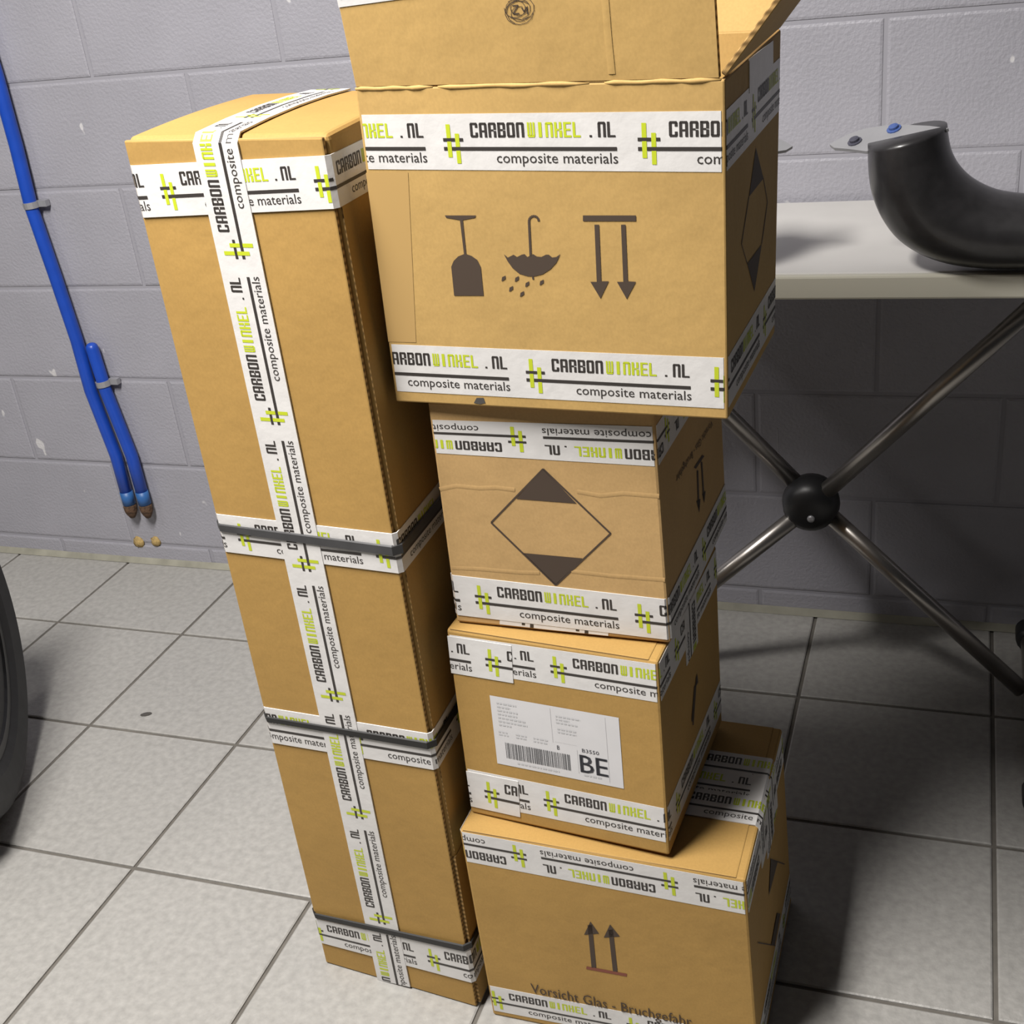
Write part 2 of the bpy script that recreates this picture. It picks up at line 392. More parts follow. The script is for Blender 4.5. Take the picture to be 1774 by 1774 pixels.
# ------------------------------------------------------------------ cartons
class Carton:
    """a carton as its eight corners; faces named front, right, back, left, top"""
    def __init__(s, A, B, C, D, E, Fq, left_back=None, left_back_top=None):
        A, B, C, D, E, Fq = map(lambda v: np.asarray(v, float), (A, B, C, D, E, Fq))
        G = A+(E-B) if left_back is None else np.asarray(left_back, float)
        Hh = C+(Fq-D) if left_back_top is None else np.asarray(left_back_top, float)
        s.fb = (A, B); s.ft = (C, D); s.A, s.B, s.C, s.D, s.E, s.F, s.G, s.H = A, B, C, D, E, Fq, G, Hh
        s.z0 = A[2]; s.base = (A+B+E+G)/4
        cen = np.mean([A, B, C, D, E, Fq, G, Hh], axis=0)
        def nrm(a, b, c):
            n = unit(np.cross(b-a, c-a)); return n if n @ (a-cen) > 0 else -n
        s.n = {'front': nrm(A, B, (C+D)/2), 'right': nrm(B, E, D), 'back': nrm(E, G, Fq), 'left': nrm(G, A, Hh), 'top': nrm(C, D, Fq), 'bottom': nrm(A, B, E)}
        s.o = {'front': A, 'right': B, 'back': E, 'left': G, 'top': C, 'bottom': A}
    def on(s, face, px, lift=.0004):
        return on_plane(px, s.o[face], s.n[face])+s.n[face]*lift
    def frac(s, px):
        """height fraction and side fraction of a front-face pixel"""
        P = s.on('front', px, 0); w = s.B-s.A; u = ((P-s.A) @ w)/(w @ w)
        for _ in range(4):
            e = s.A+(s.B-s.A)*u; v = (s.C+(s.D-s.C)*u)-e; h = ((P-e) @ v)/(v @ v)
            l = s.A+(s.C-s.A)*h; r = s.B+(s.D-s.B)*h; u = ((P-l) @ (r-l))/((r-l) @ (r-l))
        return u, h
    def rails(s, l, r, b=.0035):
        """one rail around the four sides at height fractions l (left edges) and r (right edges), corners eased"""
        p = [s.G+(s.H-s.G)*l, s.A+(s.C-s.A)*l, s.B+(s.D-s.B)*r, s.E+(s.F-s.E)*r, s.G+(s.H-s.G)*l]
        out = [p[0]]
        for i in (1, 2, 3):
            out += [p[i]+unit(p[i-1]-p[i])*b, p[i]+unit(p[i+1]-p[i])*b]
        return out+[p[4]]
    def band_normals(s):
        f = s.n; return [f['left'], f['left']+f['front'], f['front'], f['front']+f['right'], f['right'], f['right']+f['back'], f['back']]
def band(c, parent, tl, tr, bl=None, br=None, width=None, anchor=None, flip=False, lift=.0004, **kw):
    """packing tape round a carton; the four pixels lie on its top and bottom edge, left and right, on the front"""
    def line(p, q):
        (u0, h0), (u1, h1) = c.frac(p), c.frac(q); k = (h1-h0)/(u1-u0); return h0-k*u0, h0+k*(1-u0)
    t = line(tl, tr)
    if bl is None:
        hL, hR = np.linalg.norm(c.C-c.A), np.linalg.norm(c.D-c.B); b = (t[0]-width/hL, t[1]-width/hR)
    else: b = line(bl, br)
    a = None if anchor is None else c.on('front', anchor, 0)
    return tape(parent, c.rails(*t), c.rails(*b), c.band_normals(), anchor=a, flip=flip, lift=lift, **kw)
def piece(c, parent, face, quad, anchor=None, lift=.0009, **kw):
    """a cut length of tape on one face: quad = pixels top-left, top-right, bottom-left, bottom-right"""
    P = [c.on(face, q, 0) for q in quad]
    return tape(parent, P[:2], P[2:], [c.n[face]], anchor=None if anchor is None else c.on(face, anchor, 0), lift=lift, **kw)
def print_poly(c, face, polys, name, parent, m, lift=.0004):
    """flat print: pixel outlines set down on a face; concave outlines allowed"""
    bm = bmesh.new(); off = np.array(parent.location) if parent.parent is None else np.array(parent.parent.location)
    for poly in polys:
        vs_ = [bm.verts.new(tuple(c.on(face, p, lift)-off)) for p in poly]
        f = bm.faces.new(vs_); f.normal_update()
        if np.array(f.normal) @ c.n[face] < 0: f.normal_flip()
    bmesh.ops.triangulate(bm, faces=bm.faces[:])
    me = bpy.data.meshes.new(name); bm.to_mesh(me); bm.free(); me.materials.append(m)
    o = bpy.data.objects.new(name, me); COL.objects.link(o); o.parent = parent
    return o
def stroke(p, q, wd):
    p, q = np.array(p, float), np.array(q, float); d = unit(q-p); n = np.array([-d[1], d[0]])*wd/2
    return [p+n, q+n, q-n, p-n]
def text_on(c, face, txt, p0, p1, p_up, name, parent, m, lift=.0004):
    """text whose baseline runs from pixel p0 to p1 and whose capitals reach from p0 up to pixel p_up"""
    P, wd = font_polys(txt)
    o, x, u = c.on(face, p0, lift), c.on(face, p1, lift), c.on(face, p_up, lift)
    ex = (x-o)/wd; ey = (u-o)/.69
    V, Fc = [], []
    for t in P:
        b = len(V); V += [o+ex*a+ey*h for a, h in t]
        f = (b, b+1, b+2)
        if np.cross(V[b+1]-V[b], V[b+2]-V[b]) @ c.n[face] < 0: f = (b, b+2, b+1)
        Fc.append(f)
    return mesh_obj(name, V, Fc, m, parent)
def body(c, parent, m, r=.003):
    o = mesh_obj('body', [c.A, c.B, c.E, c.G, c.C, c.D, c.F, c.H], BOXF, m, parent); return bevel(o, r, 2)
def lids(c, parent, mats, gap=.0015, slot=.010, th=.0045):
    """two top flaps meeting at mid depth, with their raw cut ends set in from the right and left edge"""
    up = c.n['top']
    def P(u, v): return (c.C+(c.D-c.C)*u)*(1-v)+(c.H+(c.F-c.H)*u)*v+up*.0002
    W = np.linalg.norm(c.D-c.C); e = slot/W
    for v0, v1 in ((.004, .5-.004), (.5+.004, .996)):
        quad = [P(e*.35, v0), P(1-e, v0), P(1-e, v1), P(e*.35, v1)]
        o = slab('flap', [q+up*.0006 for q in quad], up, .003, mats, parent, edge_idx=1); bevel(o, .0012, 2)
def crease(c, parent, face, px, m, name='crease', wd=.0028, ht=.0005):
    V, Fc = [], []; n = c.n[face]
    pts = [c.on(face, p, 0) for p in px]
    for i, p in enumerate(pts):
        t = unit(pts[min(i+1, len(pts)-1)]-pts[max(i-1, 0)]); s_ = np.cross(n, t)*wd
        V += [p+s_+n*.0001, p+n*ht, p-s_*.8+n*.0001]
    for i in range(len(pts)-1):
        a = 3*i; Fc += [(a, a+1, a+4, a+3), (a+1, a+2, a+5, a+4)]
    return mesh_obj(name, V, Fc, m, parent, smooth=True)

TAPE_W = .0486
STACK = 'cartons stacked on the tiled floor'
# corners worked out from the photograph: bottoms on the floor or on the carton below
c4 = Carton((-.5029, .9829, 0), (-.1702, .9819, 0), (-.5102, .988, .2942), (-.1805, .9868, .2859), (-.169, 1.2564, 0), (-.1789, 1.2583, .2846))
c3 = Carton((-.5066, 1.0183, .2955), (-.2647, .9959, .2955), (-.5041, 1.0232, .5476), (-.2646, 1.0010, .5464), (-.2513, 1.2445, .2955), (-.2512, 1.2497, .5464))
c2 = Carton((-.4960, 1.0348, .5500), (-.2579, 1.0307, .5500), (-.4903, 1.0317, .8110), (-.2597, 1.0278, .8110), (-.2475, 1.3002, .5500), (-.2494, 1.2972, .8110))
c1 = Carton((-.5196, 1.0223, .8135), (-.1863, 1.0004, .8135), (-.5047, 1.0114, 1.1127), (-.1782, .9902, 1.1033), (-.1776, 1.2305, .8135), (-.1687, 1.2353, 1.1097))
ct = Carton((-.7526, 1.0111, 0), (-.5245, .9888, 0), (-.755, 1.0097, 1.0823), (-.5294, .9876, 1.0788), (-.5262, 1.238, 0), (-.5300, 1.238, 1.0788),
            left_back=(-.7545, 1.258, 0), left_back_top=(-.757, 1.258, 1.0823))

# ---- bottom carton
b4 = root('cardboard_box', c4.base, 'wide brown cardboard box on the floor with two up arrows and German glass warning', 'box', STACK)
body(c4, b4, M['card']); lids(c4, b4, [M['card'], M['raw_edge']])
band(c4, b4, (800, 1441), (1292, 1529.5), (806.5, 1491.6), (1296, 1584.6), anchor=(913, 1489), flip=True)
band(c4, b4, (847, 1707), (1020, 1741), (855, 1750), (1020, 1782), anchor=(848, 1728))
up4 = c4.n['top']
def top_strip(c, parent, v0, v1, anchor_u, flip=False, lift=.0014, drop=.07, **kw):
    """tape lying along the top seam and running down the right side"""
    def P(u, v): return (c.C+(c.D-c.C)*u)*(1-v)+(c.H+(c.F-c.H)*u)*v
    def rail(v):
        e = P(1, v); dn = unit((c.B+(c.E-c.B)*v)-e); up = c.n['top']*.0008
        return [P(0, v)+up, P(.988, v)+up, e+dn*.004, e+dn*drop]
    a = P(anchor_u, (v0+v1)/2)
    return tape(parent, rail(v1), rail(v0), [c.n['top'], c.n['top']+c.n['right'], c.n['right']], anchor=a, flip=flip, lift=lift, **kw)
top_strip(c4, b4, .585, .765, .655, lift=.0008)
top_strip(c4, b4, .455, .635, .985-.52, lift=.0012, drop=.08)
top_strip(c4, b4, .315, .490, .985-.86, lift=.0016, drop=.06)
pr = [stroke((1022, 1602), (1029, 1676), 8), [(1012, 1619), (1023, 1596), (1038, 1617)],
      stroke((1058, 1610), (1066, 1683), 8), [(1046, 1624), (1057, 1601), (1074, 1622)]]
print_poly(c4, 'front', pr, 'printed_arrows', b4, M['print'])
print_poly(c4, 'front', [stroke((1016, 1676), (1086, 1689), 5)], 'printed_bar', b4, M['red_print'])
text_on(c4, 'front', 'Vorsicht Glas - Bruchgefahr', (921, 1718), (1199, 1777), (919, 1702), 'printed_warning', b4, M['print'], lift=.0012)
print_poly(c4, 'right', [[(1334, 1489), (1346, 1493), (1331, 1551)], stroke((1333, 1488), (1358, 1497), 2),
                         stroke((1348, 1582), (1338, 1637), 6), stroke((1312, 1633), (1342, 1638), 2)], 'printed_symbol', b4, M['print'], lift=.0010)

# ---- second carton, with the shipping label
b3 = root('cardboard_box', c3.base, 'small brown cardboard box with a white shipping label marked BE', 'box', STACK)
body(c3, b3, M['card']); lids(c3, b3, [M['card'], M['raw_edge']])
band(c3, b3, (774.7, 1099), (1138, 1151), (781, 1158), (1142, 1217), anchor=(953, 1151))
piece(c3, b3, 'front', [(775.5, 1101), (886, 1118), (782.5, 1165), (890, 1183)], anchor=(841, 1139), lift=.0010)
band(c3, b3, (806, 1331), (1153.5, 1401), (815, 1389), (1159, 1460), anchor=(942, 1385))
piece(c3, b3, 'front', [(808, 1335), (898, 1353), (816.5, 1396), (902, 1415)], anchor=(840, 1371), lift=.0010)
top_strip(c3, b3, .40, .60, .2, lift=.0010)
print_poly(c3, 'right', [stroke((1206, 1172), (1200, 1256), 1.6), stroke((1203, 1188), (1198, 1250), 1.6), [(1203, 1192), (1207, 1166), (1209, 1182)]],
           'printed_arrows', b3, M['print'], lift=.0006)
lab = print_poly(c3, 'front', [[(848.5, 1204), (1072, 1243), (1081, 1366), (862, 1322)]], 'shipping_label', b3, M['paper'], lift=.0005)
LQ = [np.array(p, float) for p in ((848.5, 1204), (1072, 1243), (1081, 1366), (862, 1322))]
LW = [c3.on('front', p, .0008) for p in LQ]
def lpt(u, v): return (LW[0]*(1-u)+LW[1]*u)*(1-v)+(LW[3]*(1-u)+LW[2]*u)*v
def label_rects(name, rects, m):
    V, Fc = [], []
    for (u0, v0, u1, v1) in rects:
        b = len(V); V += [lpt(u0, v1), lpt(u1, v1), lpt(u1, v0), lpt(u0, v0)]; Fc.append((b, b+1, b+2, b+3))
    return mesh_obj(name, V, Fc, m, lab)
rb = random.Random(3); bars = []; x = .085
while x < .60:
    wd = rb.choice((.004, .004, .007, .010)); bars.append((x, .655, x+wd, .885)); x += wd+rb.choice((.004, .005, .008))
label_rects('barcode', bars, M['barcode_ink'])
small = []
def lines(u0, v0, n, dv, lmin, lmax):
    for k in range(n):
        u = u0; end = u0+rb.uniform(lmin, lmax)
        while u < end:
            wl = rb.uniform(.012, .035); small.append((u, v0+k*dv, min(u+wl, end), v0+k*dv+dv*.42)); u += wl+.008
lines(.05, .08, 7, .052, .10, .24); lines(.515, .12, 3, .045, .10, .24); lines(.52, .30, 2, .045, .10, .25)
lines(.04, .50, 2, .04, .07, .09); lines(.18, .50, 2, .04, .08, .10); lines(.32, .50, 2, .045, .09, .12); lines(.17, .925, 1, .05, .33, .35); lines(.70, .90, 1, .05, .12, .14)
small += [(.475, .03, .477, .52), (.895, .03, .897, .95), (.66, .56, .662, .90), (.49, .50, .66, .502)]
label_rects('small_print', small, M['paper_grey'])['kind'] = 'stuff'
def label_text(txt, u0, v0, u1, v1, name):
    P, wd = font_polys(txt); V, Fc = [], []
    for t in P:
        b = len(V); V += [lpt(u0+(u1-u0)*a/wd, v0-(v0-v1)*h/.69) for a, h in t]; Fc.append((b, b+1, b+2))
    return mesh_obj(name, V, Fc, M['paper_ink'], lab)
label_text('BE', .675, .875, .885, .62, 'country_code'); label_text('BE', .681, .875, .891, .62, 'country_code'); label_text('B3550', .70, .58, .83, .53, 'postcode'); label_text('B', .505, .61, .525, .55, 'service_mark')

# ---- third carton, with the diamond
b2 = root('cardboard_box', c2.base, 'tan cardboard box printed with a large black tipped diamond on its front', 'box', STACK)
body(c2, b2, M['card_mid']); lids(c2, b2, [M['card_mid'], M['raw_edge']])
band(c2, b2, (744, 727), (1135, 739), (754, 784.5), (1139.7, 808), anchor=(911, 757), flip=True)
band(c2, b2, (783, 995.5), (1155, 1038), (788.6, 1064), (1160, 1108), anchor=(823.5, 1029), lift=.0010)
dia = [(941, 812), (1058, 924), (963, 1013.5), (851, 905)]
print_poly(c2, 'front', [stroke(dia[k], dia[(k+1) % 4], 3) for k in range(4)]+[[(941, 812), (999, 872), (894.5, 864)], [(963, 1013.5), (906, 957.7), (1009.5, 967)]],
           'printed_diamond', b2, M['print'])
crease(c2, b2, 'front', [(762, 848), (790, 842), (830, 846), (860, 845), (892, 849)], M['card_mid'])
crease(c2, b2, 'front', [(1000, 852), (1040, 859), (1080, 855), (1142, 860)], M['card_mid'])
crease(c2, b2, 'front', [(782, 984), (830, 986), (900, 992), (935, 993)], M['card_mid'])
crease(c2, b2, 'front', [(990, 990), (1060, 998), (1152, 1005)], M['card_mid'])
for q, a in (([(866, 1052), (866, 1081), (957, 1062), (957, 1091)], (866, 1070)), ([(957, 1062), (957, 1091), (1054, 1072), (1054, 1101)], (957, 1080))):
    piece(c2, b2, 'front', q, lift=.0006)
text_on(c2, 'right', 'Vorsicht Glas - Bruchgefahr', (1233, 727), (1170, 826), (1234.5, 738), 'printed_warning', b2, M['print'], lift=.0005)
print_poly(c2, 'right', [stroke((1203.5, 811), (1218, 789), 4), stroke((1208, 815), (1210, 880), 2.5), stroke((1215, 800), (1219, 866), 2.5),
                         [(1206, 868), (1213, 864), (1211, 888)], [(1216, 856), (1222, 850), (1219.5, 872)]], 'printed_arrows', b2, M['print'])

# ---- top carton, open
b1 = root('cardboard_box', c1.base, 'open yellowish cardboard box with raised flaps, upside down glass and umbrella symbols', 'box', STACK)
TH = .0045
def open_body(c, parent, mats):
    inn = lambda P, sx, sy, dz=0: P+unit(c.B-c.A)*sx*TH+unit(c.E-c.B)*sy*TH+np.array([0, 0, dz])
    o = [c.A, c.B, c.E, c.G, c.C, c.D, c.F, c.H]
    i = [inn(c.A, 1, 1, TH), inn(c.B, -1, 1, TH), inn(c.E, -1, -1, TH), inn(c.G, 1, -1, TH), inn(c.C, 1, 1), inn(c.D, -1, 1), inn(c.F, -1, -1), inn(c.H, 1, -1)]
    f = [(3, 2, 1, 0)]+[(k, (k+1) % 4, (k+1) % 4+4, k+4) for k in range(4)]
    f += [(8, 9, 10, 11)]+[((k+1) % 4+8, k+8, k+12, (k+1) % 4+12) for k in range(4)]
    f += [(k+4, (k+1) % 4+4, (k+1) % 4+12, k+12) for k in range(4)]
    ob = mesh_obj('body', o+i, f, mats, parent, idx=[0]*10+[1]*4); return bevel(ob, .0018, 2)
open_body(c1, b1, [M['card_top'], M['raw_edge']])
def rot(v, ax, deg):
    ax = unit(ax); a = math.radians(deg); return v*math.cos(a)+np.cross(ax, v)*math.sin(a)+ax*(ax @ v)*(1-math.cos(a))
UP = np.array([0, 0, 1.])
def flap(c, p, q, deg, length, inset0=.0, inset1=.0, lift=.0015):
    """flap hinged along p-q (seen from outside, left to right), leaning outwards by deg"""
    d = rot(UP, q-p, deg); t = unit(q-p); n = np.cross(t, d)
    p2, q2 = p+t*inset0+UP*lift, q-t*inset1+UP*lift
    o = slab('flap', [p2, q2, q2+d*length, p2+d*length], n, TH, [M['card_top'], M['raw_edge']], b1, edge_idx=1); bevel(o, .0008, 1)
    return o, p2, q2, d, n
ff, fp, fq, fd, fn = flap(c1, c1.C, c1.D, 6, .118, .001, .004, lift=.0005)
flap(c1, c1.D, c1.F, 40, .118, .002, .003)
flap(c1, c1.F, c1.H, 28, .080, .002, .002, lift=-.003)
flap(c1, c1.H, c1.C, -14, .085, .012, .012)
# bulged fold along the front top edge
for a, b in ((0., .23), (.245, .66), (.70, .99)):
    p, q = c1.C+(c1.D-c1.C)*a, c1.C+(c1.D-c1.C)*b; k = 12
    pts = [p+(q-p)*i/k+c1.n['front']*(-.0012+.0004*math.sin(i*2.1))+UP*(-.0008+.0003*math.sin(i*1.3+a*9)) for i in range(k+1)]
    rr = [.0012]+[.0022+.0003*math.sin(i*1.7) for i in range(k-1)]+[.0012]
    mesh_obj('fold', *tube_mesh(pts, rr, 10), M['card_top'], b1, smooth=True)
band(c1, b1, (621, 199), (1255, 192), (633.6, 293), (1255, 298), anchor=(768, 240))
band(c1, b1, (672.6, 596), (1260, 620), (683, 677), (1260, 708), anchor=(911, 642))
piece(c1, b1, 'right', [(1297, 102), (1338, 70), (1297, 162), (1338, 118)], lift=.0009, letters=False)
# white tape along the outer edge of the front flap
fl = lambda u, h: fp+(fq-fp)*u+fd*h
tape(b1, [fl(0, .112), fl(1, .112)], [fl(0, .0665), fl(1, .0875)], [fn], anchor=fl(.3, .09), lift=.0006)
fr = lambda P: P
glass = [(771, 373), (825, 373), (823, 377), (802, 381), (808, 440), (817, 443), (827, 450), (833, 462), (838, 512), (787, 512), (782, 462), (786, 452), (794, 444), (804, 440), (797, 381), (773, 377)]
umb = [(873, 440), (880, 446), (886, 443), (890, 441), (896, 445), (904, 441), (909, 440), (914, 445), (920, 442), (924, 440), (930, 444), (938, 445), (946, 441), (951, 441), (957, 446), (964, 445), (971, 440),
       (964, 455), (954, 466), (940, 475), (926, 478.5), (915, 478.5), (900, 474), (888, 464), (880, 453)]
handle = []
for k in range(10):
    a = math.pi*(1-k/9*1.0); handle.append((924+8.5*math.cos(a)+1.0, 383-9*math.sin(a)))
hs = [stroke(handle[k], handle[k+1], 4) for k in range(9)]+[stroke((916.5, 383), (919.5, 444), 4), stroke((923, 478), (924, 484), 3)]
drops = [[(x-3, y+5), (x-2, y-2), (x+4, y-5), (x+4, y+1), (x, y+4)] for x, y in ((872, 482), (895, 483), (885, 500), (913, 492), (904, 509), (938, 489))]
arrows = [[(1010, 373), (1102, 373), (1102, 383), (1010, 383)], [(1030, 389), (1038, 389), (1042, 487), (1055, 487), (1040.5, 517), (1023, 488), (1034, 488)],
          [(1076, 389), (1084, 389), (1088, 487), (1102, 488), (1086, 518), (1069, 488), (1080, 488)]]
print_poly(c1, 'front', [glass], 'printed_glass', b1, M['print'])
print_poly(c1, 'front', [umb]+hs+drops, 'printed_umbrella', b1, M['print'])
print_poly(c1, 'front', arrows, 'printed_arrows', b1, M['print'])
dd = [(1309, 256), (1331, 372), (1306.5, 505), (1284, 418)]
print_poly(c1, 'right', [[(1309, 256), (1322, 309), (1297, 341)], [(1294, 457), (1319, 423), (1306.5, 505)],
                         stroke((1297, 341), (1284, 423), 1), stroke((1284, 423), (1294, 457), 1), stroke((1322, 309), (1329, 350), 1), stroke((1329, 350), (1319, 423), 1)],
           'printed_diamond', b1, M['print'])
# pen scribble on the raised front flap
def on_flap(px): return on_plane(px, fp, fn)+fn*.0004
sv, sf = [], []
rs = random.Random(5)
def pen(pts, wd=1.3):
    for p, q in zip(pts[:-1], pts[1:]):
        b = len(sv); sv.extend(on_flap(t) for t in stroke(p, q, wd)); sf.append((b, b+1, b+2, b+3))
for k in range(7):
    cx, cy, r = 898+rs.uniform(-6, 6), 17+rs.uniform(-5, 8), rs.uniform(15, 27)
    pen([(cx+r*math.cos(a*.5+k), cy+r*.85*math.sin(a*.5+k)) for a in range(int(rs.uniform(6, 13)))], 1.0)
pen([(888, 10), (898, 9), (889, 24), (900, 23)], 2.2); pen([(904, 13), (908, 20), (913, 12), (914, 24)], 2.2); pen([(884, 30), (905, 34), (920, 28)], 1.2)
mesh_obj('pen_scribble', sv, sf, M['print'], b1)
fcr = [on_flap(p) for p in ((1045, -40), (1050, 20), (1054, 70), (1060, 128))]
cv, cf = [], []
for i, p in enumerate(fcr):
    cv += [p-unit(fq-fp)*.003, p+fn*.0003, p+unit(fq-fp)*.003]
for i in range(3): cf += [(3*i, 3*i+1, 3*i+4, 3*i+3), (3*i+1, 3*i+2, 3*i+5, 3*i+4)]
mesh_obj('crease', cv, cf, M['card_top'], b1, smooth=True)
print_poly(c1, 'front', [[(634, 299), (707, 298), (721, 593), (673, 592)]], 'clear_tape', b1, M['clear_tape'], lift=.0003)
# dark stain lumps on its lower edge: carrying slots folded in
print_poly(c1, 'front', [[(821, 698), (826, 689), (838, 689), (841, 698), (832, 700)]], 'stain', b1, M['dirt'])

# ---- tall carton
bt = root('cardboard_box', ct.base, 'tall narrow cardboard box standing upright with black straps and a vertical tape', 'box', STACK)
nin = -ct.n['front']
inner = Carton(ct.A+nin*.005, ct.B+nin*.005, ct.C+nin*.005, ct.D+nin*.005, ct.E, ct.F, left_back=ct.G, left_back_top=ct.H)
V = [inner.A, inner.B, inner.E, inner.G]; nv = 14
Vt = []
for j in range(nv+1):
    for i in range(nv+1):
        u, v = i/nv, j/nv
        P = (inner.C+(inner.D-inner.C)*u)*(1-v)+(inner.H+(inner.F-inner.H)*u)*v
        bulge = .004*(math.sin(math.pi*min(1, v*1.02)))**.8*(.45+.55*math.sin(math.pi*min(1, .12+u*.86)))
        Vt.append(P+UP*bulge)
base = len(V); V += Vt
g = lambda i, j: base+j*(nv+1)+i
Fb = [(3, 2, 1, 0)]
for j in range(nv):
    for i in range(nv): Fb.append((g(i, j), g(i+1, j), g(i+1, j+1), g(i, j+1)))
Fb += [tuple([0, 1]+[g(i, 0) for i in range(nv, -1, -1)]), tuple([1, 2]+[g(nv, j) for j in range(nv, -1, -1)]),
       tuple([2, 3]+[g(i, nv) for i in range(0, nv+1)]), tuple([3, 0]+[g(0, j) for j in range(0, nv+1)])]
ob = mesh_obj('body', V, Fb, M['card_tall'], bt); bevel(ob, .006, 3)
tt = unit(ct.B-ct.A)
pan = slab('front_panel', [ct.A+UP*.001, ct.B+UP*.001-tt*.003, ct.D-tt*.003-UP*.002, ct.C-UP*.002], ct.n['front'], .0048, [M['card_tall'], M['raw_edge']], bt, edge_idx=1)
bevel(pan, .0016, 2)
nr = ct.n['right']; dpt = unit(ct.E-ct.B)
q = lambda z, y: ct.B+(ct.D-ct.B)*(z/1.08)+dpt*y
slab('side_panel', [q(.004, .006)+nr*.0012, q(.004, .075)+nr*.0012, q(.245, .075)+nr*.0012, q(.245, .006)+nr*.0012], nr, .004, [M['card_tall'], M['raw_edge']], bt, edge_idx=1)
slab('side_flap', [q(.250, .008)+nr*.0008, q(.250, .21)+nr*.0008, q(1.06, .21)+nr*.0008, q(1.06, .008)+nr*.0008], nr, .003, [M['card_tall'], M['raw_edge']], bt, edge_idx=1)
band(ct, bt, (218.6, 287), (566, 269), (239, 377), (579.5, 361), anchor=(280, 326), lift=.0016)
band(ct, bt, (378, 890), (689, 925), (394, 955), (697.6, 993), anchor=(412, 921), lift=.0016)
band(ct, bt, (464, 1225), (748.6, 1271), (476, 1286), (760, 1333.6), anchor=(605, 1272), lift=.0016)
band(ct, bt, (548, 1590), (819, 1649), (558.6, 1632), (830, 1704), anchor=(741, 1656.5), lift=.0018)
# vertical tape up the front and over the top
def vrail(p_bot, p_top, u_top):
    P0, P1 = ct.on('front', p_bot, 0), ct.on('front', p_top, 0)
    (u1, h1) = ct.frac(p_top)
    E1 = ct.C+(ct.D-ct.C)*u_top
    pts = [P0, E1-UP*.006]
    for v in (.03, .25, .5, .75, .97):
        P = (ct.C+(ct.D-ct.C)*u_top)*(1-v)+(ct.H+(ct.F-ct.H)*u_top)*v
        bulge = .004*(math.sin(math.pi*min(1, v*1.02)))**.8*(.45+.55*math.sin(math.pi*min(1, .12+u_top*.86)))
        pts.append(P+UP*(bulge+.0006))
    return pts
uL, _ = ct.frac((337.6, 254)); uR, _ = ct.frac((412, 240))
rl, rr_ = vrail((655.6, 1695), (337.6, 254), uL), vrail((712, 1708), (412, 240), uR)
nseg = [ct.n['front'], ct.n['front']+UP]+[UP+.12*ct.n['front'], UP, UP, UP-.12*ct.n['front']]
tape(bt, rl, rr_, nseg, anchor=ct.on('front', (424, 449), 0), lift=.0023, name='tape', width=.1718/PERIOD)
# straps
def strap(l, r, wd_px_l, wd_px_r, m, lift, thick=.0016):
    (a0, b0), (a1, b1_) = (l[0], l[1]-wd_px_l/2), (r[0], r[1]-wd_px_r/2)
    (e0, f0), (e1, f1) = (l[0], l[1]+wd_px_l/2), (r[0], r[1]+wd_px_r/2)
    def line(p, q_):
        (u0, h0), (u1, h1) = ct.frac(p), ct.frac(q_); k = (h1-h0)/(u1-u0); return h0-k*u0, h0+k*(1-u0)
    t, b = line((a0, b0), (a1, b1_)), line((e0, f0), (e1, f1))
    top, bot, nn = ct.rails(*t, b=.006), ct.rails(*b, b=.006), [unit(x) for x in ct.band_normals()]
    n = len(top); V, Fc = [], []
    for i in range(n):
        a = nn[max(i-1, 0)]; c_ = nn[min(i, n-2)]; m_ = unit(a+c_); off = m_/max(.5, m_ @ c_)
        mid = (top[i]+bot[i])/2
        V += [top[i]+off*lift, top[i]*.8+mid*.2+off*(lift+thick), bot[i]*.8+mid*.2+off*(lift+thick), bot[i]+off*lift]
    for i in range(n-1):
        for k in range(4):
            k2 = (k+1) % 4; Fc.append((4*i+k, 4*i+k2, 4*(i+1)+k2, 4*(i+1)+k))
    Fc += [(0, 3, 2, 1), (4*n-4, 4*n-3, 4*n-2, 4*n-1)]
    o = mesh_obj('strap', V, Fc, m, bt)
    bm = bmesh.new(); bm.from_mesh(o.data); bmesh.ops.recalc_face_normals(bm, faces=bm.faces[:]); bm.to_mesh(o.data); bm.free()
    return o
strap((384, 912), (687, 953), 13, 18, M['strap_grey'], .0026)
strap((469, 1244), (750, 1290), 9, 13, M['strap'], .0026)
strap((547, 1583), (821, 1643), 8, 11, M['strap'], .0026)

# ------------------------------------------------------------------ table against the wall
TZ, TY0, TX0, TX1 = .770, 1.575, -.60, .235
tb = root('folding_table', ((TX0+TX1)/2, 1.77, 0), 'pale topped table against the wall on crossed metal tube legs', 'table')
o = mesh_obj('tabletop', *box_mesh((TX0, TY0+.012, TZ-.030), (TX1, WY-.012, TZ)), M['tabletop'], tb); bevel(o, .003)
o = mesh_obj('edge_band', *box_mesh((TX0, TY0, TZ-.032), (TX1, TY0+.012, TZ-.0005)), M['table_edge'], tb); bevel(o, .003)
HX, HZ, FY = -.201, .349, 1.76
def leg(x0, z0, x1, z1, y):
    mesh_obj('leg', *tube_mesh([(x0, y, z0), (x1, y, z1)], .0135, 18), M['chrome'], tb, smooth=True)
leg(HX, HZ, .163, .742, FY-.012); leg(-.532, .030, HX, HZ, FY-.012)
leg(HX, HZ, .130, .022, FY+.012); leg(-.565, .742, HX, HZ, FY+.012)
prof = [(.012, -.034), (.030, -.031), (.041, -.020), (.045, 0), (.041, .020), (.030, .031), (.012, .034)]
hub = mesh_obj('hub', *lathe(prof, (HX, FY, HZ), (0, 1, 0), 28), M['black_plastic'], tb, smooth=True)
mesh_obj('rivet', *lathe([(.004, -.003), (.006, -.001), (.006, .002)], (HX+.004, FY-.0345, HZ-.012), (0, 1, 0), 12), M['clip'], hub, smooth=True)
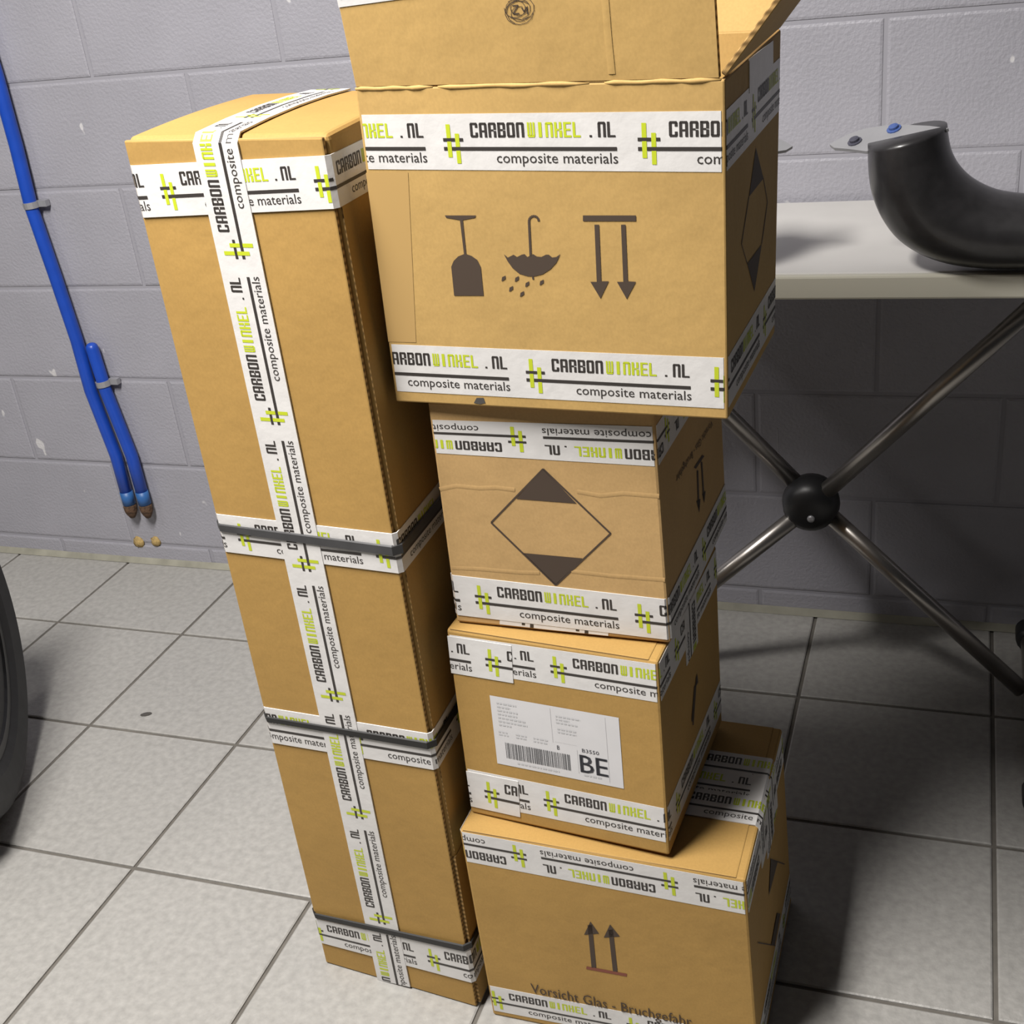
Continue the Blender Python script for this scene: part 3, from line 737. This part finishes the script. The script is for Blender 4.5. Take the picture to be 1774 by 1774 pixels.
for x in (-.548, .146):
    mesh_obj('foot_bar', *tube_mesh([(x, 1.52, .022), (x, 1.93, .022)], .014, 16), M['chrome'], tb, smooth=True)
    for y0, y1 in ((1.485, 1.535), (1.915, 1.965)):
        mesh_obj('foot_cap', *lathe([(.012, 0), (.021, .004), (.022, .012), (.022, .042), (.017, .05)], (x, y0, .022), (0, 1, 0), 18), M['black_plastic'], tb, smooth=True)
for y in (1.70, 1.82):
    mesh_obj('rail', *box_mesh((TX0+.03, y-.012, TZ-.055), (TX1-.03, y+.012, TZ-.0305)), M['black_plastic'], tb)
cord = mesh_obj('hanging_cord', *tube_mesh([on_y((1347, 742), 1.93), on_y((1349, 790), 1.93), on_y((1350, 829), 1.93)], .0009, 6), M['clip'], tb)

# ------------------------------------------------------------------ black ducts with grey flanges on the table
def duct(label, x_shift=0., mirror=False):
    YC = 1.602
    OUT = [(1503, 258), (1504, 300), (1510, 340), (1527, 382), (1556, 420), (1600, 448), (1650, 463), (1710, 469), (1774, 469), (1830, 469), (1880, 469)]
    INN = [(1641, 224), (1644, 250), (1650, 273), (1662, 295), (1680, 314), (1702, 328), (1726, 338), (1750, 343), (1780, 346), (1830, 346), (1880, 346)]
    def spline(px):
        pts = [on_y(p, YC) for p in px]; out = []
        for i in range(len(pts)-1):
            p0, p1, p2, p3 = pts[max(i-1, 0)], pts[i], pts[i+1], pts[min(i+2, len(pts)-1)]
            for k in range(4):
                t = k/4; out.append(.5*((2*p1)+(-p0+p2)*t+(2*p0-5*p1+4*p2-p3)*t*t+(-p0+3*p1-3*p2+p3)*t**3))
        return out+[pts[-1]]
    so, si = spline(OUT), spline(INN)
    zlow = min(p[2] for p in so); dz = TZ+.0006-zlow
    for p in so+si: p[2] += dz
    x_ref = (so[0][0]+si[0][0])/2
    def tr(P):
        P = np.array(P, float)
        if mirror: P[0] = 2*x_ref-P[0]
        P[0] += x_shift; return P
    so, si = [tr(p) for p in so], [tr(p) for p in si]
    rt = root('composite_duct', (so[-1][0], YC, TZ), label, 'duct', 'black ducts on the table')
    n = len(so); SG = 30
    def rings(shrink):
        V = []
        for o_, i_ in zip(so, si):
            c_ = (o_+i_)/2; a_ = (i_-o_)/2; ra = np.linalg.norm(a_)-shrink; a_ = unit(a_)
            for k in range(SG):
                an = 2*math.pi*k/SG; V.append(c_+a_*ra*math.cos(an)+np.array([0, 1., 0])*(.060-shrink)*math.sin(an))
        return V
    V = rings(0)+rings(.003); nb = n*SG; Fc = []
    for i in range(n-1):
        for k in range(SG):
            k2 = (k+1) % SG; f = (i*SG+k, i*SG+k2, (i+1)*SG+k2, (i+1)*SG+k); Fc.append(f); Fc.append(tuple(reversed([q_+nb for q_ in f])))
    Fc.append(tuple(reversed(range(SG)))); base = (n-1)*SG
    for k in range(SG):
        k2 = (k+1) % SG; Fc.append((base+k, base+k2, nb+base+k2, nb+base+k))
    eo = mesh_obj('elbow', V, Fc, M['carbon'], rt, smooth=True)
    bm = bmesh.new(); bm.from_mesh(eo.data); bmesh.ops.recalc_face_normals(bm, faces=bm.faces[:]); bm.to_mesh(eo.data); bm.free()
    # flange: thin pointed plate over the upper end, tipped a little towards the room
    top = on_y((1571, 243), YC)+np.array([0, 0, dz+.002]); nn = unit(np.array([-.25, -.34, .95]))
    outl = [(1437, 250), (1452, 241), (1470, 232), (1497, 223), (1530, 217.5), (1570, 216), (1610, 218), (1643, 222), (1632, 228), (1605, 230), (1575, 237), (1545, 250), (1522, 259), (1500, 262), (1470, 258), (1445, 256)]
    P = [on_plane(p, top, nn) for p in outl]
    Vv = [tr(p) for p in P]+[tr(p-nn*.004) for p in P]; m = len(P)
    Ff = [tuple(range(m)), tuple(reversed(range(m, 2*m)))]+[(k, k+m, (k+1) % m+m, (k+1) % m) for k in range(m)]
    fo = mesh_obj('flange', Vv, Ff, M['flange'], rt)
    bm = bmesh.new(); bm.from_mesh(fo.data); bmesh.ops.recalc_face_normals(bm, faces=bm.faces[:]); bm.to_mesh(fo.data); bm.free()
    for px, mm in (((1481, 246), 'bolt_dark'), ((1549, 224), 'bolt_blue')):
        c = tr(on_plane(px, top, nn)); ax = nn.copy()
        if mirror: ax[0] = -ax[0]
        mesh_obj('bolt', *lathe([(.009, -.001), (.009, .0015), (.006, .002), (.006, .005), (.003, .006)], c, ax, 12), M[mm], rt, smooth=False)
    return rt
duct('black elbow duct on the table with a pointed grey flange and blue bolt')
xs = on_plane((1364, 246), on_y((1571, 243), 1.602), np.array([0, 1., 0]))[0]
tipx = on_y((1437, 250), 1.602)[0]; refx = (on_y((1503, 258), 1.602)[0]+on_y((1641, 224), 1.602)[0])/2
duct('black duct behind the open box, only its grey flange tip showing', x_shift=xs-(2*refx-tipx), mirror=True)

# ------------------------------------------------------------------ blue pipes on the wall
PY = WY-.018
def conduit(pxs, r, label, cap_top=False, clip_px=(), end_px=None):
    pts = [on_y(p, PY) for p in pxs]
    rt = root('blue_pipe', (pts[-1][0], PY, pts[-1][2]), label, 'pipe', 'blue pipes on the block wall')
    rad = [r]*len(pts)
    if cap_top:
        d = unit(pts[0]-pts[1]); pts = [pts[0]+d*r*.95, pts[0]+d*r*.8, pts[0]+d*r*.5]+pts; rad = [r*.3, r*.65, r*.9]+rad
    mesh_obj('pipe', *tube_mesh(pts, rad, 18), M['blue'], rt, smooth=True)
    for p in clip_px:
        c = on_y(p, PY); d = unit(on_y(pxs[-1], PY)-on_y(pxs[0], PY))
        V, Fc = tube_mesh([c-d*.006, c+d*.006], r+.0022, 18)
        cl = mesh_obj('clip', V, Fc, M['clip'], rt, smooth=False)
        s = np.array([-d[2], 0, d[0]])
        if s[0] < 0: s = -s
        a = c+s*(r+.008); V, Fc = box_mesh(a-np.array([.011, -.004, .006]), a+np.array([.011, .016, .006]))
        mesh_obj('clip_foot', V, Fc, M['clip'], cl)
    e0 = pts[-1]; d = unit(pts[-1]-pts[-2])
    mesh_obj('worn_sleeve', *tube_mesh([e0-d*.030, e0+d*.001], r+.0008, 18), M['blue_worn'], rt, smooth=True)
    mesh_obj('rusty_fitting', *tube_mesh([e0, e0+d*.006, e0+d*.018, e0+d*.026, e0+d*.034], [r*.95, r*1.12, r*1.05, r*.8, r*.45], 14), M['rust'], rt, smooth=True)
    return rt
conduit([(-45, 5), (-6, 130), (28, 253), (53, 355), (96, 479), (133, 589), (157, 676), (201, 789), (224, 872)], .0132,
        'long blue pipe running down the grey block wall', clip_px=[(54, 355)])
conduit([(160, 604), (183, 676), (228, 789), (251, 872)], .0130, 'short blue pipe with a rounded cap beside the long blue pipe', cap_top=True, clip_px=[(179, 664)])
for px, s, lab_ in (((241, 939), 1.0, 'ochre filler plug in the wall under the long blue pipe'), ((270, 938), .9, 'ochre filler plug in the wall under the short blue pipe')):
    c = on_y(px, WY); V, Fc = lathe([(.014*s, .001), (.013*s, -.002), (.009*s, -.005), (.004*s, -.006)], c, (0, 1, 0), 14)
    rr2 = random.Random(px[0]); V = [v+np.array([rr2.uniform(-.002, .002), 0, rr2.uniform(-.002, .002)]) for v in V]
    tag(mesh_obj('filler_plug', [v for v in V], Fc, M['foam'], loc=c, smooth=True), lab_, 'filler', 'filler plugs under the pipes')

# ------------------------------------------------------------------ tyre at the left edge
TR = .28
tc_ = np.array([-1.50, 1.20, TR]); ax_t = unit(np.array([.866, .5, 0.]))
ty = root('car_tyre', (tc_[0], tc_[1], 0), 'black rubber tyre standing upright on the floor tiles', 'tyre')
prof = [(.205, -.070), (.225, -.082), (.262, -.088), (.287, -.080), (.300, -.062), (.305, -.040), (.305, -.034), (.297, -.032), (.297, -.024), (.305, -.022), (.305, -.004), (.297, -.003), (.297, .003), (.305, .004),
        (.305, .022), (.297, .024), (.297, .032), (.305, .034), (.305, .040), (.300, .062), (.287, .080), (.262, .088), (.225, .082), (.205, .070)]
KT = TR/.305
prof = [(r*KT, h*KT) for r, h in prof]
mesh_obj('tyre', *lathe(prof, tc_, ax_t, 64), M['rubber'], ty, smooth=False)
mesh_obj('rim', *lathe([(r*KT, h*KT) for r, h in [(.19, -.074), (.207, -.074), (.207, .074), (.19, .074), (.16, .045), (.06, .050), (.05, .058)]], tc_, ax_t, 40), M['rim'], ty)
# small dark speck on a tile
c = on_z((253, 1237), .0008); V, Fc = lathe([(.0055, 0), (.004, .0010), (.001, .0013)], c, (0, 0, 1), 10)
V = [v+np.array([.8*(v[0]-c[0])+.3*(v[1]-c[1]), .2*(v[1]-c[1])+.4*(v[0]-c[0]), 0]) for v in V]
tag(mesh_obj('dirt_speck', V, Fc, M['dirt'], loc=c), 'small dark speck of dirt lying on a floor tile', 'dirt')
